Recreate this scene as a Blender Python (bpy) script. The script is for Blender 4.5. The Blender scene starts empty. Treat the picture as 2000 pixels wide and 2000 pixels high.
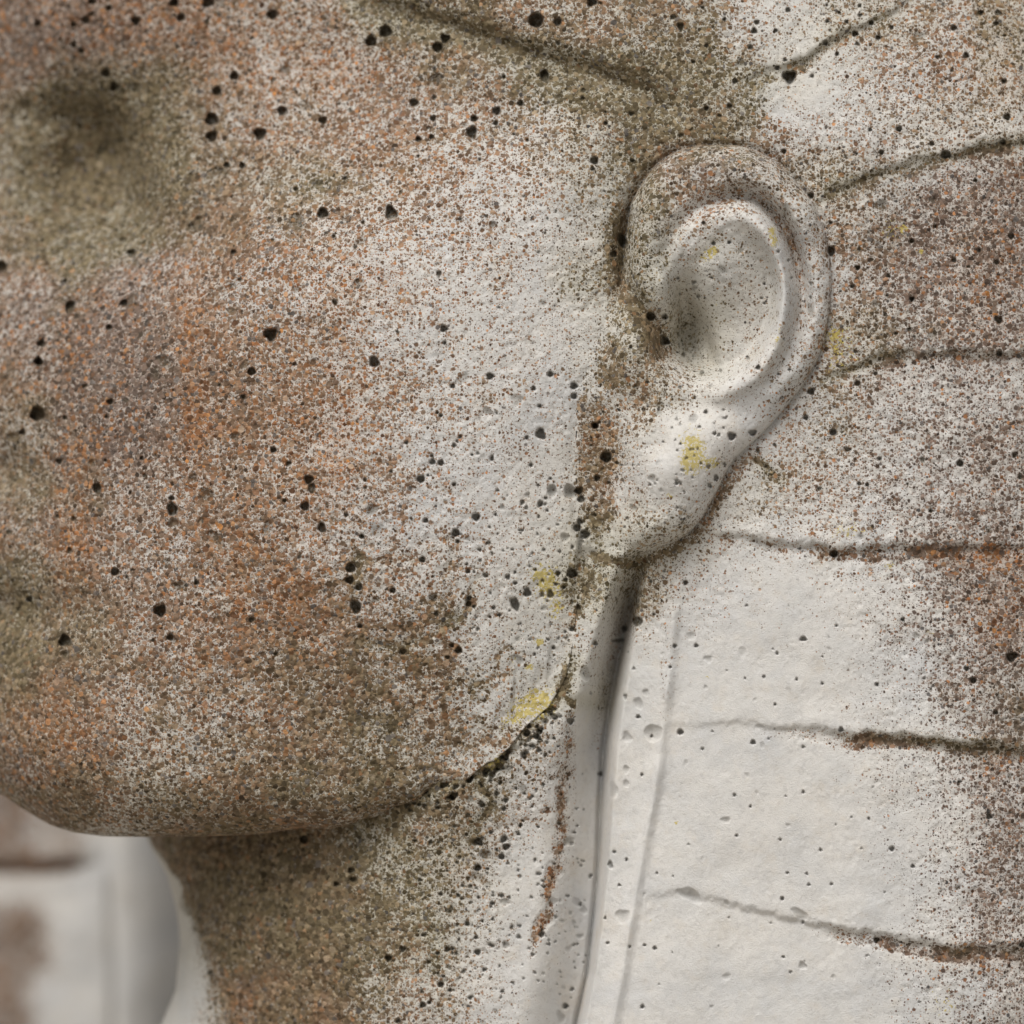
import bpy, math
import numpy as np

# ------------------------------------------------------------------ camera, sky, sun, exposure
SC = bpy.context.scene
S_PX = 0.25 / 2000.0            # metres per photo pixel on the plane of the ear
DIST = 1.2                      # camera distance to that plane
ZC = 0.18                       # height of the picture centre above the ground
cam_d = bpy.data.cameras.new('camera')
cam_d.sensor_width = 36.0
cam_d.lens = 36.0 * DIST / 0.25
cam_d.clip_start = 0.05
cam_d.clip_end = 50.0
cam_d.dof.use_dof = True
cam_d.dof.focus_distance = DIST - 0.002
cam_d.dof.aperture_fstop = 5.8
cam = bpy.data.objects.new('camera', cam_d)
SC.collection.objects.link(cam)
cam.location = (0, -DIST, ZC)
cam.rotation_euler = (math.radians(90), 0, 0)
SC.camera = cam

SUN_EL, SUN_AZ = math.radians(55), math.radians(-25)      # azimuth from the camera's axis, to its left
world = bpy.data.worlds.new('World')
SC.world = world
world.use_nodes = True
wn, wl = world.node_tree.nodes, world.node_tree.links
wn.clear()
sky = wn.new('ShaderNodeTexSky')
sky.sky_type = 'NISHITA'
sky.sun_disc = False
sky.sun_elevation = SUN_EL
sky.sun_rotation = math.pi - SUN_AZ
sky.air_density = 1.0
sky.dust_density = 6.0
hs = wn.new('ShaderNodeHueSaturation')
hs.inputs['Saturation'].default_value = 0.06                # an overcast sky is nearly white
bg = wn.new('ShaderNodeBackground')
bg.inputs['Strength'].default_value = 0.08
wo = wn.new('ShaderNodeOutputWorld')
wl.new(sky.outputs[0], hs.inputs['Color'])
wl.new(hs.outputs[0], bg.inputs[0])
wl.new(bg.outputs[0], wo.inputs[0])
sun_d = bpy.data.lights.new('sun', 'SUN')
sun_d.energy = 1.7
sun_d.angle = math.radians(32)
sun_d.color = (1.0, 0.96, 0.90)
sun = bpy.data.objects.new('sun', sun_d)
SC.collection.objects.link(sun)
# light travels away from the sun: sun stands up, left and on the camera's side
dx, dy, dz = math.sin(SUN_AZ) * math.cos(SUN_EL), -math.cos(SUN_AZ) * math.cos(SUN_EL), math.sin(SUN_EL)
from mathutils import Vector
sun.rotation_euler = Vector((dx, dy, dz)).to_track_quat('Z', 'Y').to_euler()
sun.location = (dx * 5, dy * 5, ZC + dz * 5)
SC.view_settings.view_transform = 'Standard'
SC.view_settings.look = 'None'
SC.view_settings.exposure = 0.12
SC.view_settings.gamma = 1.0

# ------------------------------------------------------------------ numeric helpers
F = np.float32
rng = np.random.default_rng(7)

def smooth(a, b, x):
    t = np.clip((x - a) / (b - a), 0, 1)
    return t * t * (3 - 2 * t)

def noise(x, y, scale, seed):
    """value noise in -1..1 with features about `scale` pixels wide"""
    r = np.random.default_rng(seed)
    n = 256
    lat = r.uniform(-1, 1, (n, n)).astype(F)
    u, v = x / scale + 1000.37, y / scale + 1000.71
    iu, iv = np.floor(u).astype(np.int32), np.floor(v).astype(np.int32)
    fu, fv = (u - iu).astype(F), (v - iv).astype(F)
    fu = fu * fu * fu * (fu * (fu * 6 - 15) + 10)
    fv = fv * fv * fv * (fv * (fv * 6 - 15) + 10)
    i0, i1, j0, j1 = iu % n, (iu + 1) % n, iv % n, (iv + 1) % n
    return (lat[j0, i0] * (1 - fu) + lat[j0, i1] * fu) * (1 - fv) + (lat[j1, i0] * (1 - fu) + lat[j1, i1] * fu) * fv

def fbm(x, y, scale, seed, octaves=4):
    s, a = 0, 1.0
    for k in range(octaves):
        s = s + a * noise(x, y, scale / 2 ** k, seed + k)
        a *= 0.5
    return s / 1.6

def tps(pts):
    """thin plate surface through (x, y, h) points"""
    p = np.array(pts, float)
    xy, h = p[:, :2] / 1000.0, p[:, 2]
    n = len(p)
    d2 = ((xy[:, None] - xy[None]) ** 2).sum(-1)
    K = np.where(d2 > 0, d2 * np.log(d2 + 1e-12), 0) + np.eye(n) * 2e-3
    P = np.hstack([np.ones((n, 1)), xy])
    A = np.block([[K, P], [P.T, np.zeros((3, 3))]])
    c = np.linalg.solve(A, np.concatenate([h, np.zeros(3)]))
    def f(x, y):
        x, y = x / 1000.0, y / 1000.0
        s = c[n] + c[n + 1] * x + c[n + 2] * y
        for k in range(n):
            d = (x - xy[k, 0]) ** 2 + (y - xy[k, 1]) ** 2
            s = s + c[k] * d * np.log(d + 1e-12)
        return s.astype(F)
    return f

def curve(pts, step=12):
    """polyline through the points, resampled by Catmull-Rom"""
    p = np.array(pts, float)
    p = np.vstack([2 * p[0] - p[1], p, 2 * p[-1] - p[-2]])
    out = []
    for i in range(1, len(p) - 2):
        n = max(2, int(np.linalg.norm(p[i + 1, :2] - p[i, :2]) / step))
        for t in np.linspace(0, 1, n, endpoint=False):
            out.append(0.5 * (2 * p[i] + (p[i + 1] - p[i - 1]) * t + (2 * p[i - 1] - 5 * p[i] + 4 * p[i + 1] - p[i + 2]) * t * t
                              + (3 * p[i] - p[i - 1] - 3 * p[i + 1] + p[i + 2]) * t ** 3))
    out.append(p[-2])
    return np.array(out)

def near(X, Y, pts, reach):
    """distance to a polyline and the weight (third column, default 1) at its nearest point; far places get distance 1e4"""
    c = curve([q if len(q) == 3 else (q[0], q[1], 1.0) for q in pts])
    D = np.full(X.shape, 1e4, F)
    W = np.zeros(X.shape, F)
    xs, ys = X[0], Y[:, 0]
    for a, b in zip(c[:-1], c[1:]):
        i0, i1 = np.searchsorted(xs, [min(a[0], b[0]) - reach, max(a[0], b[0]) + reach])
        j0, j1 = np.searchsorted(ys, [min(a[1], b[1]) - reach, max(a[1], b[1]) + reach])
        if i0 >= i1 or j0 >= j1:
            continue
        x, y = X[j0:j1, i0:i1], Y[j0:j1, i0:i1]
        ab = b[:2] - a[:2]
        t = np.clip(((x - a[0]) * ab[0] + (y - a[1]) * ab[1]) / (ab @ ab + 1e-9), 0, 1)
        d = np.hypot(x - a[0] - t * ab[0], y - a[1] - t * ab[1])
        m = d < D[j0:j1, i0:i1]
        D[j0:j1, i0:i1] = np.where(m, d, D[j0:j1, i0:i1])
        W[j0:j1, i0:i1] = np.where(m, a[2] + (b[2] - a[2]) * t, W[j0:j1, i0:i1])
    return D, W

def ridge(X, Y, pts, sigma):
    D, W = near(X, Y, pts, sigma * 3.2)
    return W * np.exp(-(D / sigma) ** 2 / 2 * 2)

def blob(X, Y, cx, cy, sx, sy, ang=0.0):
    a = math.radians(ang)
    u, v = (X - cx) * math.cos(a) + (Y - cy) * math.sin(a), -(X - cx) * math.sin(a) + (Y - cy) * math.cos(a)
    return np.exp(-(u / sx) ** 2 - (v / sy) ** 2).astype(F)

def inside(X, Y, poly):
    m = np.zeros(X.shape, bool)
    for (x0, y0), (x1, y1) in zip(poly, np.roll(poly, -1, axis=0)):
        c = (y0 > Y) != (y1 > Y)
        with np.errstate(divide='ignore', invalid='ignore'):
            m ^= c & (X < (x1 - x0) * (Y - y0) / (y1 - y0 + 1e-9) + x0)
    return m

def grid_map(rows, x, y):
    """a 20 x 20 chart of digits over the photograph, smoothly interpolated, 0..1"""
    g = np.array([[int(c) for c in r.replace(' ', '')] for r in rows], F) / 9
    g = np.pad(g, 1, mode='edge')
    u, v = np.clip((x - 50) / 100 + 1, 0, 20.99), np.clip((y - 50) / 100 + 1, 0, 20.99)
    iu, iv = u.astype(int), v.astype(int)
    fu, fv = u - iu, v - iv
    fu, fv = fu * fu * (3 - 2 * fu), fv * fv * (3 - 2 * fv)
    iu1, iv1 = np.minimum(iu + 1, 21), np.minimum(iv + 1, 21)
    return (g[iv, iu] * (1 - fu) + g[iv, iu1] * fu) * (1 - fv) + (g[iv1, iu] * (1 - fu) + g[iv1, iu1] * fu) * fv

# ------------------------------------------------------------------ outlines (photo pixels)
JAW = [(-600, 1180), (-300, 1330), (-120, 1470), (0, 1550), (54, 1586), (101, 1613), (145, 1626), (203, 1634), (290, 1635), (400, 1634),
       (507, 1630), (600, 1619), (672, 1612), (738, 1597), (781, 1578), (854, 1537), (908, 1516), (962, 1490), (1017, 1437),
       (1071, 1387), (1105, 1330), (1120, 1260), (1132, 1150), (1145, 1080), (1200, 1000), (3000, 500)]
NECK = [(1300, 160), (1500, 235), (1637, 286), (1709, 326), (1770, 343), (1807, 349), (1843, 351), (1934, 343), (2000, 315), (2150, 220), (2500, 0)]
HEM_L = [(1040, 1262), (1148, 1238), (1262, 1212), (1366, 1191), (1469, 1177), (1573, 1171), (1676, 1168), (1780, 1160), (1900, 1146), (2000, 1125), (2200, 1075), (2500, 990)]
HEM_R = [(1040, 1340), (1148, 1326), (1314, 1311), (1469, 1295), (1573, 1279), (1707, 1254), (1806, 1235), (1900, 1221), (2000, 1203), (2200, 1160), (2500, 1080)]
EAR = [(1232, 399), (1262, 345), (1300, 308), (1352, 287), (1435, 284), (1495, 303), (1538, 337), (1588, 399), (1617, 482), (1622, 573), (1609, 668),
       (1576, 740), (1530, 800), (1489, 846), (1435, 896), (1412, 935), (1378, 1000), (1340, 1045), (1290, 1068), (1220, 1092), (1165, 1088),
       (1138, 1050), (1128, 980), (1125, 900), (1128, 800), (1140, 740), (1162, 685), (1188, 620), (1212, 565), (1220, 480)]
BROW = [(600, -60), (745, 14), (854, 47), (926, 69), (1017, 101), (1107, 127), (1198, 156), (1270, 185), (1300, 212)]
GROOVES = {  # x, y, depth weight, wear weight
    'A': [(1440, 165, 0, 0), (1474, 152, .5, .6), (1540, 135, 1, .9), (1568, 122, 1, .9), (1619, 82, 1, .8), (1662, 64, 1, .7), (1717, 36, .8, .5), (1753, 14, .7, .4), (1900, -70, .6, .4), (2400, -300, .6, .4)],
    'B': [(1590, 392, 0, .3), (1612, 378, .8, .9), (1662, 362, 1, 1), (1735, 337, .9, .9), (1807, 315, .9, .9), (1865, 301, 1, 1), (1927, 283, 1, 1), (2000, 272, 1, 1), (2500, 190, 1, 1)],
    'C': [(1600, 745, .2, .7), (1640, 728, .7, .9), (1690, 708, .9, 1), (1720, 694, 1, .9), (1800, 696, 1, .6), (1860, 692, 1, .7), (2000, 694, 1, .8), (2500, 700, 1, 1)],
    'D': [(1360, 1040, .2, .5), (1420, 1048, .8, .6), (1501, 1056, 1, .5), (1560, 1068, 1, .6), (1625, 1076, 1, .8), (1708, 1071, 1, 1), (1863, 1066, 1, 1), (2000, 1071, 1, 1), (2500, 1090, 1, 1)],
    'E': [(1300, 1424, .12, 0), (1388, 1418, .3, .05), (1492, 1418, .45, .12), (1595, 1428, .8, .5), (1673, 1438, 1.2, 1), (1750, 1441, 1.2, 1), (1828, 1447, 1.2, 1), (1906, 1456, 1.3, 1), (2000, 1468, 1.3, 1), (2500, 1530, 1.3, 1)],
    'F': [(1262, 1758, .2, 0), (1336, 1749, .4, 0), (1414, 1770, .5, 0), (1492, 1790, .6, .05), (1569, 1801, .8, .15), (1647, 1821, .9, .6), (1750, 1842, 1, .9), (1880, 1855, 1, 1), (2000, 1857, 1, 1), (2500, 1890, 1, 1)],
}

def along(pts, v):
    p = np.array(pts, float)
    return np.interp(v, p[:, 0], p[:, 1])

# ------------------------------------------------------------------ pits (x, y, radius[, stretch, angle, depth in radii])
PIT_TEXT = """180 2 8;213 16 6;168 40 8;144 48 6;144 88 6;159 99 6;74 46 7;265 41 9;340 6 9;406 5 11;354 34 8;532 29 10;754 62 12;725 81 11
263 172 13 1 0 .7;207 143 9;224 169 9;414 234 13;414 267 11;508 262 12;458 149 9;424 178 9;559 137 11 1 0 .7;551 217 9;631 236 8;474 324 6;443 323 6
631 417 11;764 416 11 1.3 70;580 435 16 1.2 80 .8;385 439 13 1.3 130 .8;257 495 8;265 513 8 1 0 .7;456 493 5;137 600 9 1.5 110;243 592 7;266 595 4
213 640 6;529 654 13;731 707 9 1.3 70;492 726 8;215 785 6;81 671 8;77 708 8;2 522 12;700 555 10 1.4 140 .6;128 549 4;74 705 8;208 814 3;74 809 15
44 844 6;116 901 6;190 954 8 1.5 80;206 899 3;277 895 4;377 934 10 1 0 .7;335 973 5;337 995 10 1.4 80;339 1022 12 1 0 .8;404 968 14 1.3 40 .7;534 879 6
603 937 9;609 954 7 1.5 90;596 989 9;629 1031 8 1.4 70;556 978 4;58 1022 9 1 0 .6;225 1117 8;248 1127 3;313 1193 12;384 1138 5;417 1143 7 1 0 .6
58 1170 6;333 1245 7;127 1252 12;127 1280 10 1 0 .8;312 1292 5;299 1251 3;297 1334 8 1.4 90 .7;334 1343 10;293 1363 6 1.5 60;310 1384 8;350 1363 7
351 1393 6;393 1370 16 1.1 0 .5;591 1303 9 1 0 1;563 1379 10 1 0 1;685 1109 10;683 1133 8;695 1185 10 1.4 70;254 963 3;471 997 5 1.6 120 .6
261 1407 6;388 1433 7;413 1445 6;435 1425 8 1.6 90;442 1458 7;328 1487 6;348 1480 4;341 1499 8;355 1443 3;285 1527 4;295 1525 3;292 1539 7;194 1445 4
128 1372 12 1 0 .6;69 1468 3;90 1481 4;562 1572 7 1 0 1;679 1581 8;630 1602 6 1.6 0;580 1604 7 1.5 0;594 1639 8;431 1630 4 1.8 0;518 1615 5;686 1700 6
690 1718 5 1.5 0;657 1727 5;411 1900 5;870 76 9;855 93 10;1047 40 15;1089 43 8;1156 4 9;809 201 8;846 232 6;817 272 6;843 268 5;922 259 10 1.3 90
926 232 7;970 217 8;968 241 5;1017 202 6;1064 149 9 1.4 80;1089 190 6 1 0 .7;1004 263 3;1030 274 3;1161 314 8;1158 330 4;652 462 4;867 642 7;868 670 4
1216 471 9 1.7 70;1198 496 7;1182 219 3;1183 241 4;674 349 4;984 150 4;1232 679 3;937 312 3;884 754 5;957 735 7;1042 759 5;1075 731 6;1121 754 7;1121 774 6
1054 793 4;854 806 3;861 812 4;1056 848 9 1.3 60;1029 855 4;794 865 4;887 870 4;893 862 3;898 854 3;961 895 4 1.5 100;1037 908 4;845 902 6;861 904 6
822 936 8;836 928 3;764 921 3;713 937 4;887 946 4;922 888 3;1161 831 6;1184 893 11;1166 934 6;1075 935 3;1051 948 3;1078 959 10 1.3 90 1;1114 961 13 1.2 60 1
1131 959 8;1135 975 7;1031 967 6 1 0 .8;1020 982 4 1.5 110;1055 984 5 1.4 110;1069 997 3;930 1010 8;968 1005 3;890 1041 8;894 1058 4;1020 1036 3;1133 1019 6
1127 1031 8;1143 1044 9;1104 1050 9 1 0 .7;825 1093 6;707 1048 5;676 1006 4;914 1116 5;926 1117 3;912 1102 3;992 1127 5;1006 1118 3;1006 1139 4
1030 1157 7 1.3 80;1006 1180 8 1.8 70;1075 1160 6 1.5 80;1117 1120 10;1090 1120 5;1101 1147 4;1045 1113 3;964 1187 4;975 1201 4;957 1205 3;916 1168 5
915 1180 6;846 1167 9 1 0 1;701 1147 7;767 1153 6;703 1223 5;753 1231 3;787 1273 6;896 1270 7;874 1284 4;888 1301 10;950 1313 3;1013 1325 4;1016 1313 3
978 1342 3;1009 1362 6;1045 1354 5;1117 1229 5;1104 1234 3;1081 1265 4;1096 1290 3;1042 1287 3;1044 1278 3;1220 1227 6;1245 1214 10;1162 1256 5
1207 1251 4 3.5 -5;1143 1316 10 1.6 80 .7;1154 1354 3;1261 1354 6 1 0 .6;1221 1361 4 1.5 90;1247 1374 9 1.4 60 .5;1277 1200 3;1256 1120 3;1271 1135 3
868 1458 5;739 1472 7;734 1489 9;903 1459 9 1.4 60 .9;922 1462 6 1.5 140;899 1443 4;858 1489 9 1 0 .8;872 1476 4;877 1503 4;910 1487 3;824 1526 3;829 1545 7
709 1572 6;677 1581 9;756 1576 5;714 1593 4;727 1514 6;703 1514 4;986 1438 5;1029 1432 7;1020 1450 8 1 0 .6;1038 1459 9 1 0 .6;1047 1438 6;1055 1447 5
1049 1419 4;1060 1423 3;1033 1419 4;1000 1465 14 1.2 150 .45;984 1496 14 1.6 75 .6;1053 1465 5;1027 1479 3;1027 1512 3;1084 1405 3;1058 1385 8;1075 1392 5
970 1550 4 1.5 90;988 1563 5;984 1579 5;1008 1540 3;1040 1555 3;1024 1550 3;1061 1532 3;1172 1512 5;1051 1615 3;1013 1629 3.5;984 1639 6 1.4 130;989 1654 6 1.3 150
980 1673 6;959 1626 4;935 1644 7 1.4 40;942 1637 4;948 1670 11 1.2 30 .8;928 1657 10 1.2 0 .4;933 1695 7;931 1715 11 1.4 30 .45;970 1660 3;952 1697 3;992 1686 3
1045 1679 3;861 1746 4;980 1749 4.5;995 1753 3;963 1749 3;959 1771 3;935 1753 3;913 1804 5;942 1799 3;893 1820 5 1 0 .7;930 1831 4;962 1795 3;988 1846 7 1.2 60 .8
933 1860 6;957 1845 3;874 1854 6;884 1853 4;855 1862 4;787 1854 6;759 1872 7;826 1963 6;839 1958 4;778 1994 5;861 1923 6;879 1934 4;918 1949 4;1104 1965 6
1153 1711 3.5 1.4 110;1127 1613 3;1058 1825 6;1182 1793 3;1187 1842 3;1216 1789 13 1.1 0 .5;1192 1689 5 1.6 80;1200 1664 3;1224 1679 3;1210 1729 3;1247 1400 4
1225 1440 9 1.3 60 .5;1276 1432 17 1.1 0 .5;1273 1438 3;1223 1503 6 1.4 80 .6;1223 1530 6 1.4 80 .6;1198 1543 9 2 85 .5;1254 1513 3;1279 1852 4;1259 1846 3
1255 1966 4;1230 1849 3;1629 1081 8;1339 1138 5;1569 1248 5 1.4 0;1329 1430 6;1471 1450 5;1372 1463 3;1569 1459 3;1643 1425 5;1360 1261 4;1318 1262 4
1309 1303 3;1383 1287 7 1.4 0 .5;1349 1242 8 1.3 0 .4;1450 1273 8 1.3 90 .3;1518 1276 3;1634 1222 3;1556 1327 3;1713 1337 4;1492 1322 3;1606 1335 3;1514 1376 3
1435 1553 3;1466 1575 3;1569 1547 3;1524 1640 3;1439 1632 3;1528 1755 4;1538 1705 3;1697 1599 3;1742 1658 5;1603 1660 3;1580 1728 3;1624 1727 3;1568 1886 7 1.3 40 .7
1530 1869 3;1712 1836 6;1932 1595 6;1783 1692 4;1901 1329 6;1976 1283 9 1.3 160;1888 1306 5;1763 1210 4;1875 905 7;1818 998 4;1678 945 4;1694 947 4;1945 1392 4
1996 1845 6;1347 1748 12 2.2 25 .5;1562 1785 9 2.2 30 .6;1484 1419 5 2 0 .5;1419 1763 5 1.4 30 .5;1623 491 8 1.3 80;1756 252 6;1722 298 5;1673 301 3
1531 296 5;1584 382 6;1622 435 4;1374 436 4;1393 475 4;1424 473 3.5;1520 491 3;1540 509 3;1390 542 3;1324 543 3;1364 578 4;1493 554 3;1546 543 3;1298 618 6
1271 618 9;1298 666 9;1460 699 4;1481 718 5;1520 731 3;1542 722 3;1407 724 3;1335 693 4;1429 852 8;1396 847 4;1470 845 6 1.4 160;1379 805 4;1366 834 3
1574 816 5;1584 765 7;1627 845 7;1398 933 5 1.4 100;1386 948 4 1.5 60;1322 944 4;1273 935 8 1 0 .6;1163 832 6;1369 905 3;1665 559 4;1781 471 5;1735 539 4
1733 578 3;1781 584 5;1721 403 13 1.2 0 .5;1712 597 10 1.2 60 .5;1675 523 5;1675 749 6;1710 730 4;1718 896 4;1513 869 3;1583 581 3;1539 20 5;1329 53 6 1.5 80
1415 38 4;1478 44 5;1473 61 6;1515 60 4;1380 90 4;1615 10 3;1679 12 4;1639 25 3;1680 30 4;1616 42 4;1654 43 4;1701 44 5;1742 54 4;1670 66 6;1715 74 5
1612 83 5;1635 106 4;1542 151 13;1533 117 4;1518 132 5;1586 149 4;1863 55 6;1887 109 6;1916 25 5;1946 46 5;1831 112 4;1820 281 5;1847 302 8 1.3 0
1967 229 7;1961 159 5;1958 277 6;1905 353 4;1975 462 6;1826 442 4;1912 489 4;1946 513 5;1863 508 5;1950 625 7 1.3 50;1952 690 6;1780 585 4;1425 207 5
1436 159 5;1380 212 5;1354 121 4;1699 254 4;709 1646 25 1.3 110 .22"""

def pit_list():
    out = []
    for item in PIT_TEXT.replace('\n', ';').split(';'):
        v = [float(q) for q in item.split()]
        out.append((v[0], v[1], v[2], v[3] if len(v) > 3 else 1.0, v[4] if len(v) > 4 else 0.0, v[5] if len(v) > 5 else 2.2))
    r = np.random.default_rng(21)
    # the countless small air holes: random places, more of them along the jaw, the neck and the lobe
    def scatter(n, x0, x1, y0, y1, lo, hi):
        for _ in range(n):
            out.append((r.uniform(x0, x1), r.uniform(y0, y1), lo + (hi - lo) * r.random() ** 2.5, r.uniform(1, 1.5), r.uniform(0, 180), r.uniform(1.2, 2.2)))
    scatter(240, -250, 1150, -200, 1600, 2.2, 5)
    scatter(150, 1150, 2250, -200, 1000, 2.2, 5)
    scatter(100, 1220, 2250, 1050, 2250, 1.8, 3.0)
    scatter(240, 800, 1150, 1430, 1950, 1.8, 4.2)
    def chips(n, x0, x1, y0, y1, lo, hi):
        for _ in range(n):
            out.append((r.uniform(x0, x1), r.uniform(y0, y1), lo + (hi - lo) * r.random() ** 2, r.uniform(1, 1.9), r.uniform(0, 180), r.uniform(.3, .75)))
    chips(170, -200, 1100, -100, 1550, 5, 13)
    chips(50, 1200, 2200, 1080, 2200, 3, 7)
    chips(60, 1150, 2200, -100, 1050, 4, 11)
    chips(40, 820, 1140, 1450, 2000, 4, 9)
    jc = curve([(1085, 1370), (1020, 1432), (960, 1490), (900, 1516), (845, 1540), (800, 1570)], 6)
    for _ in range(90):
        p = jc[r.integers(len(jc))]
        out.append((p[0] + r.normal(8, 16), p[1] + r.normal(10, 16), 2.5 + 5 * r.random() ** 2, r.uniform(1, 1.6), r.uniform(0, 180), r.choice([.6, 1.5, 2.2])))
    scatter(90, 900, 1120, 950, 1400, 1.8, 3.6)
    scatter(70, 1140, 1420, 800, 1080, 1.8, 3.6)
    return out
PITS = pit_list()

def dig(X, Y, H):
    """sink every pit into the heights; returns how deep inside a pit each place lies (0..1)"""
    xs, ys = X[0], Y[:, 0]
    r = np.random.default_rng(5)
    deep = np.zeros(X.shape, F)
    for (cx, cy, rad, st, ang, dep) in PITS:
        ph, a3, a5 = r.uniform(0, 6.28), r.uniform(.03, .16), r.uniform(.0, .07)
        R = rad * st * 1.5
        i0, i1 = np.searchsorted(xs, [cx - R, cx + R])
        j0, j1 = np.searchsorted(ys, [cy - R, cy + R])
        if i0 >= i1 or j0 >= j1:
            continue
        x, y = X[j0:j1, i0:i1] - cx, Y[j0:j1, i0:i1] - cy
        a = math.radians(ang)
        u, v = (x * math.cos(a) + y * math.sin(a)) / (rad * st), (-x * math.sin(a) + y * math.cos(a)) / rad
        th = np.arctan2(v, u)
        q = np.hypot(u, v) / (1 + a3 * np.cos(3 * th + ph) + a5 * np.cos(5 * th + 2 * ph))
        if dep < 1.1:                                   # broken bubbles: bowl with a sharp upper edge
            b = np.clip(1 - q ** 2, 0, 1) ** .6
        else:
            b = smooth(1.12, .72, q)
        H[j0:j1, i0:i1] -= rad * dep * b
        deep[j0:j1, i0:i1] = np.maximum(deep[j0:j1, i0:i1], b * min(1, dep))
    return deep

# ------------------------------------------------------------------ the big forms
BASE = tps([
    (1230, 300, -15), (1230, 500, -12), (1130, 300, 0), (1120, 600, 5), (1120, 900, 2), (1050, 450, 12), (1050, 800, 24), (1050, 1100, 14), (1090, 1250, -5), (1010, 1400, -3), (1075, 1340, -6), (1130, 1180, -6),
    (800, 500, 22), (800, 700, 45), (800, 950, 55), (800, 1200, 40), (820, 1450, -5), (950, 1350, 5), (500, 500, -45), (500, 800, 5), (500, 1100, 25), (500, 1350, 15),
    (300, 600, -120), (250, 900, -60), (250, 1200, -35), (250, 1450, -20), (0, 650, -270), (30, 800, -205), (0, 900, -235), (0, 1050, -180), (0, 1220, -190), (60, 1420, -100),
    (1050, 220, -40), (800, 200, -110), (600, 150, -190), (400, 120, -265), (250, 120, -300), (120, 60, -350), (0, 0, -430),
    (220, 300, -385), (130, 380, -400), (60, 260, -420), (340, 330, -245), (430, 420, -150), (330, 470, -190), (0, 480, -350),
    (900, 0, -90), (1200, 60, -35), (1450, 60, -25), (1750, 60, -40), (2000, 60, -90),
    (1700, 250, 0), (2000, 300, -30), (1750, 500, 4), (2000, 600, -10), (1700, 850, 4), (2000, 900, -8), (1500, 950, -5), (1450, 1200, 4), (1750, 1250, 6), (2000, 1250, -8),
    (1450, 1600, 6), (1750, 1600, 6), (2000, 1600, -10), (1400, 1950, 4), (1750, 1950, 2), (2000, 1950, -15), (1400, 500, 0), (1300, 800, 0),
    (-250, 0, -650), (-300, 400, -750), (-300, 800, -520), (-250, 1200, -460), (-500, 600, -900), (-500, 1500, -800), (700, -300, -230), (1400, -400, -160), (2000, -400, -240),
    (2400, 300, -260), (2400, 1000, -240), (2400, 1700, -240), (2300, 2400, -200), (1500, 2400, 0)])
NECKF = tps([(1130, 1180, -7), (1100, 1350, -7), (1060, 1410, -6), (1110, 1500, -30), (1000, 1450, -9), (950, 1600, -34), (1080, 1700, -45), (1060, 1950, -52), (850, 1550, -24), (930, 1510, -10), (800, 1750, -62),
             (600, 1640, -170), (600, 1800, -135), (450, 1640, -290), (450, 1800, -250), (360, 1650, -390), (370, 1800, -350), (900, 1950, -48), (700, 1950, -90), (500, 1950, -215), (380, 1950, -330),
             (900, 2300, -50), (400, 2300, -300), (1100, 2300, -60), (700, 1300, -200), (200, 1600, -600), (150, 2000, -600), (1000, 1200, -90)])

HELIX = [(1238, 545, .4), (1248, 500, .7), (1258, 440, .9), (1285, 372, 1), (1330, 332, 1), (1390, 318, 1), (1450, 322, 1), (1510, 350, 1), (1560, 410, 1), (1590, 490, 1),
         (1597, 580, 1), (1586, 660, 1), (1556, 730, .9), (1510, 790, .7), (1460, 840, .4)]
SCAPHA = [(1290, 520, .25), (1315, 457, .35), (1360, 411, .45), (1418, 384, .7), (1468, 384, 1), (1509, 415, 1.2), (1542, 465, 1.25), (1559, 523, 1.2), (1567, 573, 1.0), (1562, 624, .8), (1540, 690, .5), (1505, 745, .2)]
ANTI = [(1318, 505, .3), (1345, 452, .3), (1400, 428, .3), (1455, 425, .5), (1488, 450, .9), (1515, 505, 1), (1532, 560, 1), (1533, 615, 1), (1522, 668, 1), (1495, 715, .9), (1455, 752, .7), (1400, 775, .4)]
CRUS = [(1288, 520, .6), (1296, 555, 1), (1308, 590, 1), (1326, 625, .5)]
TRENCH = [(1262, 335, .25), (1240, 385, .6), (1226, 440, 1), (1221, 500, 1), (1228, 560, 1), (1255, 605, 1), (1285, 645, 1.2), (1298, 690, 1)]
FRONT = [(1142, 730, .5), (1124, 800, .8), (1120, 880, .6), (1122, 960, 1), (1128, 1030, 1.2), (1150, 1080, 1)]
STRIP = [(1150, 1130, .9), (1128, 1220, .9), (1116, 1310, .8), (1113, 1400, .55), (1104, 1480, .75), (1096, 1560, .95), (1092, 1650, 1), (1080, 1720, .9), (1066, 1790, .9), (1044, 1830, .9), (1034, 1860, .6)]
JAWCRACK = [(1120, 1290, .8), (1085, 1370, .9), (1020, 1432, .7), (960, 1490, 1), (900, 1516, 1), (845, 1540, 1), (800, 1570, 1), (770, 1620, .9), (780, 1660, .5)]
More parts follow.
